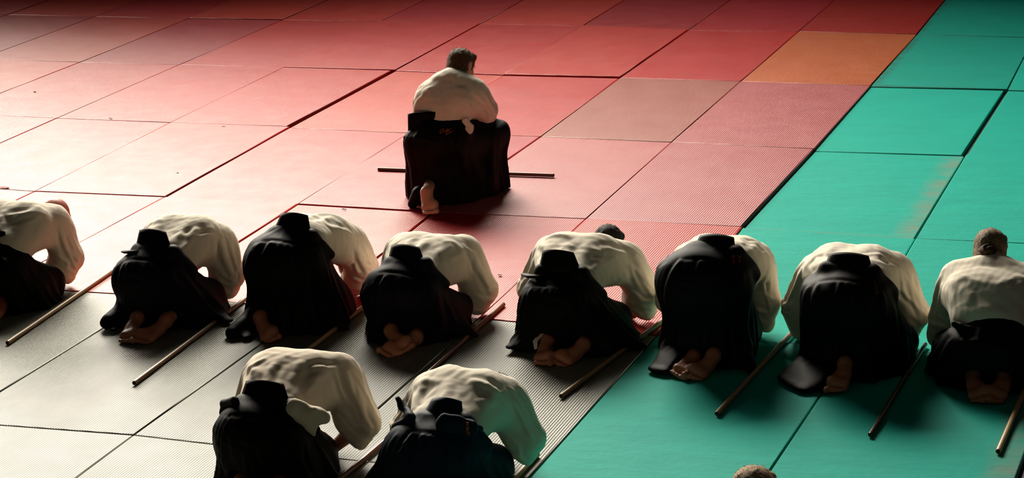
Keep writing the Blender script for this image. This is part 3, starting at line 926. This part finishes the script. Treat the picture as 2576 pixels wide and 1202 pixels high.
def person(spec, label, seed, gi='gi', hk='black', sk='skin', hair='hair_dark', style='short', group=None):
    s = dict(TPL); s.update({k: v for k, v in spec.items() if k not in ('at',)})
    base = Vector(spec['at'])
    s['clear'] = [(np.array((a[0], a[1], .0135))-np.array(spec['at']), np.array((b[0], b[1], .0135))-np.array(spec['at']), .0165) for a, b in STAFFS]
    s['clear'] = [c for c in s['clear'] if min(abs(c[0][0]), abs(c[1][0])) < .75 and abs(c[0][1]) < 2.2]
    body = build_body('person', s, sk)
    body.location = base
    tag(body, label, 'person')
    jk = build_jacket(s, seed, body, gi) if not spec.get('nojacket') else None
    hk_o = build_hakama(s, seed, body, hk)
    hk_o['label'] = {'black': 'black pleated hakama', 'purple': 'very dark purple pleated hakama', 'navy': 'navy blue pleated hakama'}[hk]
    ko = spec.get('board')
    if ko: back_board(ko[0], ko[1], ko[2], ko[3], ko[4], hk, hk_o, ko[5] if len(ko) > 5 else (1, 0, 0), ko[6] if len(ko) > 6 else .018)
    for st in spec.get('straps', []): tube('waist_strap', st[0], st[1], hk, hk_o, 8, flat=((0, 0, 1), .45) if len(st) < 3 else st[2])
    for i, kn in enumerate(spec.get('knots', [])): blob('belt_knot', kn, hk, hk_o, seed=seed+i)
    for i, kn in enumerate(spec.get('tucks', [])): blob('jacket_tail', kn, gi, jk, h=.0045, wob=.0035, seed=seed+9+i)
    if hair: build_hair(s, hair, body, style, seed)
    return body, jk, hk_o, s
FLATZ = ((0, 0, 1), 2.4)
def bell(cx, cy, z, rx, ry, bx, by, brx, bry, amp=.012): return ((cx, cy, z), (bx, by, 0), (rx, ry), (brx, bry), .07, 18, amp)
def board(x, y, z, x1, y1, z1, w0, w1, n=(0, -1, .3), rt=(1, 0, 0), cv=.018): return ((x, y, z), (x1, y1, z1), w0, w1, n, rt, cv)

FIG = []
# leftmost of the row, half outside the frame, bald
FIG.append(dict(at=(2.23, -.62, 0), head=(.08, .82, .385), neck=(.04, .70, .42), chest=(.0, .52, .42), waist=(0, .34, .33), pel=(0, .24, .24), hdir=(.1, .8, -.6),
  shR=(.16, .66, .40), elR=(.21, .72, .17), wrR=(.12, .66, .055), haR=(.06, .78, .02), cuff_back=.03,
  knR=(.20, .52, .085), heR=(.08, .19, .06), toR=(.09, .03, .014), bells=[bell(0, .28, .30, .18, .14, .0, .38, .30, .24)],
  board=board(0, .23, .36, 0, .27, .46, .22, .17), gi_r=1.05))
# second
FIG.append(dict(at=(3.30, -.70, 0), pel=(-.03, .27, .26), waist=(-.02, .37, .32), chest=(.0, .62, .39), neck=(.02, .80, .33), head=(.03, .94, .24),
  shR=(.16, .72, .35), elR=(.22, .72, .16), wrR=(.10, .76, .05), hipr=(.20, .15, .16),
  heL=(-.055, .13, .075), toL=(-.01, -.075, .014), heR=(.115, .14, .07), toR=(.055, -.06, .014),
  knR=(.165, .58, .08), bells=[bell(-.02, .29, .33, .14, .12, .03, .42, .29, .26)], hem=[((-.2, .25, .05), (-.235, .14, .04), .06, .05), ((-.24, .15, .03), (-.18, .08, .02), .04, .035, FLATZ), ((.2, .4, .06), (.37, .35, .02), .07, .025, FLATZ)],
  board=board(.0, .265, .42, -.03, .325, .525, .23, .16), straps=[[[(-.07, .235, .42), (-.15, .25, .41), (-.20, .30, .395)], [.022, .021, .016]]]))
# third, hips raised
FIG.append(dict(at=(4.0, -.62, 0), pel=(.04, .27, .36), waist=(.08, .38, .46), chest=(.07, .62, .41), neck=(.10, .82, .34), head=(.10, .96, .22), hipr=(.22, .17, .18),
  shR=(.20, .74, .36), elR=(.25, .84, .20), wrR=(.13, .94, .05), haR=(.06, 1.06, .02), shL=(-.1, .74, .36), elL=(-.2, .84, .20), wrL=(-.08, .94, .05), haL=(-.0, 1.06, .02),
  heL=(-.075, .17, .085), toL=(.06, .035, .014), heR=(.09, .42, .07), toR=(.09, .24, .014), hideR=True,
  bells=[bell(.06, .31, .46, .17, .12, .06, .40, .29, .25)], hem=[((-.14, .22, .06), (-.19, .07, .025), .06, .04), ((-.16, .15, .03), (-.10, .05, .02), .04, .035, FLATZ)],
  board=board(.09, .28, .53, .09, .335, .635, .23, .155), cuff_back=.02))
# fourth, feet crossed
FIG.append(dict(at=(4.78, -.64, 0), pel=(-.05, .26, .25), waist=(-.03, .36, .30), chest=(-.03, .60, .35), neck=(.0, .78, .34), head=(.0, .94, .24), hipr=(.21, .16, .17),
  shR=(.13, .70, .35), elR=(.23, .71, .15), wrR=(.10, .76, .05), shL=(-.2, .70, .35),
  heL=(-.085, .17, .075), toL=(.065, .02, .03), heR=(.055, .17, .05), toR=(-.045, -.03, .014),
  knR=(.13, .58, .08), bells=[bell(-.04, .29, .32, .14, .12, -.04, .40, .26, .26)], hem=[((.15, .42, .05), (.32, .34, .02), .07, .03, FLATZ)],
  board=board(-.02, .26, .42, -.045, .32, .505, .22, .155)))
# fifth
FIG.append(dict(at=(5.60, -.62, 0), pel=(-.01, .25, .25), waist=(0, .35, .32), chest=(.0, .60, .395), neck=(.04, .79, .40), head=(.045, .95, .355), hipr=(.17, .13, .13),
  shR=(.20, .72, .36), elR=(.31, .77, .17), wrR=(.23, .76, .045), haR=(.12, .88, .02), cuff_back=.03,
  heL=(-.05, .19, .066), toL=(-.015, .005, .014), heR=(.14, .19, .06), toR=(.055, .02, .014),
  bells=[bell(0, .29, .33, .14, .12, .04, .40, .34, .26)], hem=[((-.15, .3, .06), (-.25, .16, .03), .07, .03, FLATZ), ((.2, .4, .08), (.40, .34, .02), .07, .03, FLATZ)],
  board=board(.005, .25, .42, -.02, .30, .525, .235, .165), straps=[[[(-.07, .225, .40), (-.15, .235, .395), (-.205, .29, .385)], [.022, .021, .016]]]))
# sixth, hips raised
FIG.append(dict(at=(6.38, -.65, 0), pel=(-.02, .28, .40), waist=(.04, .38, .49), chest=(.0, .64, .42), neck=(.04, .82, .36), head=(.05, .97, .26), hipr=(.25, .18, .20),
  shR=(.13, .74, .40), elR=(.185, .72, .19), wrR=(.12, .70, .05), haR=(.05, .82, .02), cuff_back=.02, shL=(-.2, .72, .38),
  heL=(-.05, .18, .05), toL=(-.08, .015, .014), heR=(.055, .17, .072), toR=(-.01, .0, .014),
  knR=(.12, .58, .08), bells=[bell(-.02, .33, .48, .20, .13, -.02, .40, .235, .24, .010)], hem=[((-.14, .26, .08), (-.22, .08, .02), .09, .04, FLATZ), ((-.10, .16, .06), (-.16, .06, .02), .07, .05, FLATZ), ((.15, .3, .06), (.25, .16, .02), .06, .03)],
  board=board(.035, .275, .575, .035, .345, .65, .225, .175, (0, -1, .6)), straps=[]))
# seventh
FIG.append(dict(at=(7.10, -.67, 0), pel=(-.02, .27, .36), waist=(-.01, .36, .44), chest=(-.05, .60, .43), neck=(-.02, .79, .37), head=(-.01, .94, .28), hipr=(.21, .17, .18),
  shR=(.13, .70, .40), elR=(.235, .73, .18), wrR=(.13, .72, .055), haR=(.06, .85, .02), cuff_back=.0, shL=(-.24, .70, .38), elL=(-.36, .72, .17), wrL=(-.29, .76, .05), haL=(-.2, .88, .02),
  heR=(-.005, .18, .085), toR=(-.018, -.01, .014), heL=(-.1, .3, .06), toL=(-.1, .13, .014), hideL=True,
  bells=[bell(-.02, .32, .44, .18, .12, .0, .41, .265, .26)], hem=[((-.14, .30, .06), (-.28, .10, .02), .11, .05, FLATZ), ((-.10, .2, .05), (-.22, .04, .015), .10, .05, FLATZ), ((-.05, .12, .05), (-.16, -.02, .015), .07, .04, FLATZ)],
  board=board(-.01, .265, .535, -.015, .325, .605, .25, .19, (0, -1, .5))))
# eighth, rising, hair in a bun
FIG.append(dict(at=(7.80, -.66, 0), pel=(-.02, .25, .19), waist=(-.04, .31, .30), chest=(-.05, .44, .385), neck=(-.06, .59, .49), head=(-.09, .70, .53), hdir=(.05, .85, -.55),
  shL=(-.21, .56, .42), elL=(-.29, .60, .23), wrL=(-.32, .70, .06), haL=(-.28, .84, .02), shR=(.12, .56, .42), elR=(.22, .60, .23), wrR=(.24, .72, .06), haR=(.2, .86, .02),
  knL=(-.26, .50, .085), knR=(.26, .52, .085), heL=(-.095, .19, .07), toL=(-.025, .0, .014), heR=(.055, .19, .075), toR=(.02, .005, .014),
  bells=[bell(-.02, .27, .24, .18, .14, -.02, .40, .34, .25)], board=board(-.02, .19, .28, -.03, .215, .37, .22, .18, (0, -1, .1)), cuff_back=.0, sleeve=.92, folds=.35,
  knots=[[((-.165, .20, .305), (-.19, .20, .315), .017, .014), ((-.165, .20, .30), (-.155, .18, .265), .015, .011), ((-.15, .19, .31), (-.06, .17, .30), .015, .013)]]))
# front row left
FIG.append(dict(at=(4.92, -2.68, 0), pel=(-.03, .29, .25), waist=(-.01, .39, .31), chest=(-.02, .64, .395), neck=(.0, .80, .36), head=(.02, .96, .26), hipr=(.20, .16, .17),
  shR=(.16, .72, .39), elR=(.275, .70, .185), wrR=(.13, .665, .05), haR=(.03, .78, .02), shL=(-.18, .70, .38), cuff_back=.115,
  bells=[bell(-.02, .33, .31, .15, .12, -.03, .42, .265, .28)], knR=(.11, .56, .08), board=board(-.0, .28, .39, -.02, .34, .49, .26, .18),
  knots=[[((-.12, .25, .42), (-.20, .30, .38), .022, .018), ((-.20, .30, .38), (-.22, .31, .33), .018, .014)]],
  tucks=[[((.15, .285, .395), (.23, .31, .35), .045, .04, .02, ((0, -1, .5), 2.2)), ((.235, .305, .375), (.275, .32, .35), .028, .022), ((.20, .285, .36), (.235, .285, .28), .04, .010, .02, ((0, -1, .3), 2.4))]]))
# front row right, navy
FIG.append(dict(at=(5.72, -2.66, 0), pel=(-.04, .30, .23), waist=(.0, .40, .30), chest=(-.01, .64, .36), neck=(.01, .80, .33), head=(.03, .95, .24), hipr=(.19, .16, .16),
  shR=(.15, .71, .34), elR=(.255, .71, .165), wrR=(.12, .68, .05), haR=(.02, .79, .02), shL=(-.17, .70, .34), cuff_back=.10,
  bells=[bell(-.04, .34, .29, .13, .12, -.06, .42, .35, .28, .016)], knR=(.14, .60, .08), board=board(.01, .30, .375, .02, .36, .465, .20, .135, cv=.025),
  knots=[[((-.10, .27, .40), (-.17, .33, .42), .018, .014), ((-.12, .27, .39), (-.2, .31, .33), .02, .014), ((-.17, .33, .42), (-.19, .34, .45), .014, .012)],
         [((.055, .26, .385), (.145, .29, .355), .048, .046, .02, ((0, -1, .5), 2.6)), ((.15, .30, .365), (.175, .34, .34), .024, .018)]]))
# teacher, one knee down, one knee raised
TEACH = dict(noband=True, at=(3.98, 1.92, 0), pel=(-.08, .31, .40), waist=(-.09, .37, .50), chest=(-.05, .45, .64), neck=(-.03, .53, .77), head=(-.005, .63, .825), hdir=(.30, .75, -.60),
  shL=(-.15, .48, .65), elL=(-.23, .52, .50), wrL=(-.14, .72, .44), haL=(-.06, .84, .38), shR=(.095, .52, .68), elR=(.15, .62, .54), wrR=(.05, .78, .455), haR=(.02, .91, .42),
  knL=(-.24, .60, .085), knR=(.17, .74, .36), folds=.55, heL=(-.06, .05, .13), toL=(.0, -.03, .028), heR=(.15, .50, .05), toR=(.15, .70, .02), hideR=True, tuckL=1, gi_r=.95,
  bells=[bell(-.10, .35, .42, .17, .13, -.08, .43, .24, .24), ((.15, .68, .40), (.13, .62, 0), (.07, .09), (.13, .18), .10, 14, .012)],
  hem=[((-.12, .30, .49), (.11, .36, .48), .075, .05), ((.0, .36, .40), (.15, .70, .37), .12, .085), ((0, .4, .3), (.08, .5, .1), .14, .12), ((-.14, .12, .10), (-.19, .12, .03), .05, .03)],
  board=board(-.13, .24, .49, -.155, .26, .60, .23, .19, (-.1, -1, .2), (1, .1, .08)),
  tucks=[[((.125, .33, .525), (.15, .335, .49), .032, .030, .02, ((0, -1, 0), 2)), ((.075, .32, .482), (.155, .335, .475), .016, .018)]])
# partly below the frame
LOW = dict(at=(7.33, -3.9, 0), pel=(0, .22, .20), waist=(0, .28, .30), chest=(0, .40, .44), neck=(0, .50, .53), head=(0, .57, .595), hdir=(0, .85, -.5),
  shL=(-.2, .46, .47), elL=(-.3, .52, .25), wrL=(-.2, .62, .14), haL=(-.12, .7, .11), shR=(.2, .46, .47), elR=(.3, .52, .25), wrR=(.2, .62, .14), haR=(.12, .7, .11),
  bells=[bell(0, .3, .24, .18, .14, 0, .4, .32, .25)])

LAB = [
 dict(label='bald man in white jacket and black hakama bowing at the left edge of the photo', sk='skin_red', hair=None),
 dict(label='person in very dark purple hakama bowing, both bare soles showing, second from left', hk='purple', hair='hair_dark'),
 dict(label='person bowing with raised hips, tall black hakama, one bare foot, third from left', hair='hair_brown'),
 dict(label='person bowing with crossed bare feet, rolled white cuff, fourth from left', hk='purple'),
 dict(label='short-haired dark-haired person bowing, widespread black hakama, on the last grey mat by the teal', style='crop'),
 dict(label='person bowing on teal mats, red embroidery at the waist of a large black hakama'),
 dict(label='person bowing on teal mats with column of embroidered characters on black hakama'),
 dict(label='person with greying hair in a bun lifting from the bow on teal mats at right', hair='hair_grey', style='bun'),
 dict(label='person bowing in the front row at left, white tail showing at the hip', gi='gi_warm'),
 dict(label='person in navy blue hakama bowing in the front row, orange embroidery', hk='navy'),
]
GROUP = None
OUT = []
for i, (f_, l_) in enumerate(zip(FIG, LAB)):
    OUT.append(person(f_, seed=11+i, **l_))
teacher = person(TEACH, 'greying man kneeling alone on red mats ahead of the row, one knee raised', 41, hair='hair_brown', sk='skin_lit')
OUT.append(teacher)
OUT.append(person(LOW, 'sandy-haired person at the bottom edge, only top of the head in frame', 42, hair='hair_sandy'))

# ------------------------------------------------------------------ embroidery and small clothing details
CB = (.335, -.90, .28); CR = (.94, .336, 0); CU = (-.09, .30, .95)
I_ = [[(.62, 1), (.40, .72), (.08, .5)], [(.42, .72), (.42, 0)]]
E_ = [[(.12, .92), (.88, .92)], [(.5, .92), (.5, .08)], [(0, .08), (1, .08)]]
YO = [[(.12, .95), (.88, .95), (.88, 0)], [(.2, .5), (.88, .5)], [(.12, .03), (.88, .03)]]
def col(glyphs, x=0, gap=1.3):
    return [[(u+x, v-i*gap) for u, v in st] for i, g in enumerate(glyphs) for st in g]
K1 = [[(0, .8), (1, .9)], [(.1, .45), (.9, .5)], [(.35, 1), (.2, 0)], [(.7, 1), (.75, .05)]]
K2 = [[(0, .9), (.5, .5), (.1, 0)], [(.9, 1), (.45, .5), (1, .05)], [(.1, .5), (.9, .45)]]
K3 = [[(.1, 1), (.9, .8), (.3, .4), (.9, .2)], [(0, .1), (.7, 0)], [(.5, 1), (.5, .3)]]
K4 = [[(.1, .9), (.8, .95), (.2, .1)], [(.2, .6), (.9, .1)]]
K5 = [[(.1, 0), (.5, .5), (.9, 1)], [(.1, .9), (.9, .1)], [(.3, 1), (.6, .8)]]
K6 = [[(.05, .9), (.8, .9), (.95, .5), (.6, .1), (.3, .1)]]
embroider(OUT[5][2], (.135, .25, .555), CR, CU, CB, col([K1, K3], 0, 1.35)+col([K2, K4], 1.7, 1.35), .018, 'thread_red', .0014)
embroider(OUT[6][2], (.115, .25, .475), CR, CU, CB, col([I_, E_, YO], 0, 1.35), .0165, 'thread_dull', .0015)
flap = [c for c in OUT[9][2].children if c.name.startswith('belt_knot')][-1]
embroider(OUT[9][2], (.130, .30, .368), CR, CU, CB, col([K4, K5, K6], 0, 1.2), .016, 'thread_orange', .0019, surf=flap)
sig = [[(1.1, 1.5), (.8, 1.6), (.3, .8), (.1, .1), (.3, -.1), (.8, .3)], [(1.35, 1.6), (1.0, .3)], [(1.05, .5), (1.4, .9), (1.35, .5), (1.5, .5)], [(1.95, 1.0), (1.7, .75), (1.85, .6), (2.1, .95), (2.15, .7)],
       [(2.55, 1.1), (2.35, .8), (2.5, .75), (2.8, 1.6), (2.7, .95), (2.9, .95)], [(3.1, 1.15), (3.0, .95), (3.3, 1.0), (3.4, 1.25), (3.15, 1.2)], [(3.5, 1.3), (4.1, 1.6)],
       [(1.9, .05), (2.6, .45), (3.4, .75)], [(2.6, .4), (2.2, -.6), (2.35, -.9)], [(2.75, -.15), (2.6, -.5), (2.8, -.45)], [(3.1, .0), (2.95, -.2), (3.15, -.3), (3.0, -.45)], [(3.4, .2), (3.3, -.1), (3.6, .1), (3.5, .3)], [(3.7, .15), (3.8, .35), (3.9, .2), (4.2, .5), (4.7, .75)]]
embroider(teacher[2], (-.008, .2, .480), CR, CU, CB, sig, .0185, 'thread_orange', .0012)

def hem_ring(idx, pts, rad):
    h_ = tube('trouser_hem', pts, rad, 'gi', OUT[idx][0], 8, flat=((0, -1, .4), .5)); return h_
hem_ring(4, [(-.09, .11, .05), (-.105, .15, .075), (-.085, .20, .105), (-.05, .22, .115), (-.01, .20, .10), (.02, .15, .07)], [.008, .014, .012, .008, .011, .007])

# ------------------------------------------------------------------ wooden staffs
def staff(a, b, label, mat, r=.0125, z=.0005, r1=None):
    a = Vector((a[0], a[1], r+z)); b = Vector((b[0], b[1], (r1 or r)+z))
    L = (b-a).length; V = []; F = []; seg = 14
    ys = [0, .003, .006, L*.25, L*.5, L*.75, L-.006, L-.003, L]; rs = [r*.80, r*.95, r, r, r, r, r, r*.95, r*.80]
    for y_, r_ in zip(ys, rs):
        for q in range(seg):
            an = 2*math.pi*q/seg; V.append((r_*math.cos(an), y_, r_*math.sin(an)))
    for i in range(len(ys)-1):
        for q in range(seg): F.append((i*seg+q, i*seg+(q+1) % seg, (i+1)*seg+(q+1) % seg, (i+1)*seg+q))
    body = [f for f in F]
    me = poly_mesh('wooden_staff', V, F+[tuple(range(seg-1, -1, -1)), tuple((len(ys)-1)*seg+q for q in range(seg))], True)
    me.materials.append(MT[mat]); me.materials.append(MT['end_dark'])
    me.polygons[len(F)].material_index = 1; me.polygons[len(F)+1].material_index = 1
    me.polygons[len(F)].use_smooth = False; me.polygons[len(F)+1].use_smooth = False
    o = bpy.data.objects.new('wooden_staff', me); COL.objects.link(o)
    d = (b-a).normalized(); o.matrix_world = Matrix.Translation(a) @ d.to_track_quat('Y', 'Z').to_matrix().to_4x4()
    tag(o, label, 'staff')
    return o
staff(*STAFFS[0], 'dark wooden staff lying crosswise in front of the kneeling teacher', 'wood_brown')
staff(*STAFFS[1], 'pale wooden staff between the first and second bowing people from the left', 'wood_pale')
staff(*STAFFS[2], 'wooden staff to the right of the second bowing person, tip near open grey mat', 'wood_tan')
staff(*STAFFS[3], 'pale staff half hidden between third and fourth bowing people', 'wood_pale')
staff(*STAFFS[4], 'reddish dark staff beside the fourth bowing person with crossed feet', 'wood_red')
staff(*STAFFS[5], 'brown staff crossing from grey mat to teal, right of the fifth bowing person', 'wood_tan')
staff(*STAFFS[6], 'grey-brown wooden staff on teal mats between sixth and seventh bowing people', 'wood_tan')
staff(*STAFFS[7], 'slender dark lacquered staff on teal mats, left of the person with a bun', 'wood_dark', r=.0115)
staff(*STAFFS[8], 'light staff with black end cap at the right edge of the teal mats', 'wood_pale')
staff(*STAFFS[9], 'glossy reddish staff between the two front-row people', 'wood_red')
staff(*STAFFS[10], 'honey-coloured staff beside the person in navy hakama', 'wood_pale')

# ------------------------------------------------------------------ scraps on the mats and a cloth at the edge
def scrap(x, y, r, mat, label, seed, z=0.0):
    rg = random.Random(seed); V = [(0, 0, .006)]; n_ = 7
    for i in range(n_):
        a = 6.283*i/n_; q = r*rg.uniform(.45, 1.2); V.append((q*math.cos(a), q*.6*math.sin(a), rg.uniform(.001, .010)))
    for i in range(n_): V.append((V[i+1][0], V[i+1][1], V[i+1][2]-.0012))
    V.append((0, 0, .0045))
    F = [(0, i+1, (i+1) % n_+1) for i in range(n_)]+[(2*n_+1, n_+(i+1) % n_+1, n_+i+1) for i in range(n_)]+[(i+1, n_+i+1, n_+(i+1) % n_+1, (i+1) % n_+1) for i in range(n_)]
    o = link('leaf_scrap', poly_mesh('leaf_scrap', V, F), mat, None, (x, y, z)); tag(o, label, 'leaf scrap'); return o
scrap(-.706, 4.79, .018, 'leaf', 'tiny dry scrap on the pale-lit red mat at far left', 1)
scrap(1.487, 3.90, .017, 'leaf', 'small dark scrap on red mats, halfway between left edge and kneeling teacher', 2)
scrap(4.845, .78, .020, 'leaf', 'small curled brown leaf on red mat right of the fourth bowing person', 3)
scrap(3.366, 1.92, .020, 'leaf', 'small dark leaf on the mats just left of the teacher\'s bare foot', 4)
scrap(1.81, 2.565, .010, 'leaf', 'pinhead dark crumb on a pale pink mat, left middle', 5)
scrap(.765, 2.0, .050, 'leaf_red', 'red torn flake lying on the seam at the far left edge', 6)
scrap(.45, 4.01, .025, 'leaf', 'dark scrap lying on the seam between two far left red mats', 7, .004)

rug = bpy.data.objects.new('folded_cloth', None); COL.objects.link(rug); rug.location = (8.31, -1.62, -MAT_T)
tag(rug, 'pale blue and navy striped folded cloth beyond the teal mats, bottom right corner', 'cloth')
for i in range(9):
    b0 = -.45+i*.1
    V = []; F = []
    for xx in range(7):
        x_ = -.24+xx*.08; zz = .045+.006*math.sin(xx*1.7+i)
        V += [(x_, b0+.008, 0), (x_, b0+.008, zz-.006), (x_, b0+.02, zz), (x_, b0+.08, zz), (x_, b0+.092, zz-.006), (x_, b0+.092, 0)]
    for xx in range(6):
        for j in range(5): F.append((xx*6+j, xx*6+j+1, (xx+1)*6+j+1, (xx+1)*6+j))
    F += [(0, 5, 4, 3, 2, 1), (36, 37, 38, 39, 40, 41)]
    link('stripe', poly_mesh('stripe', V, F, True), 'blue', rug)
link('backing', poly_mesh('backing', [(-.25, -.46, 0), (.25, -.46, 0), (.25, .46, 0), (-.25, .46, 0), (-.25, -.46, .034), (.25, -.46, .034), (.25, .46, .034), (-.25, .46, .034)],
     [(3, 2, 1, 0), (4, 5, 6, 7), (0, 1, 5, 4), (1, 2, 6, 5), (2, 3, 7, 6), (3, 0, 4, 7)]), 'navy_line', rug)
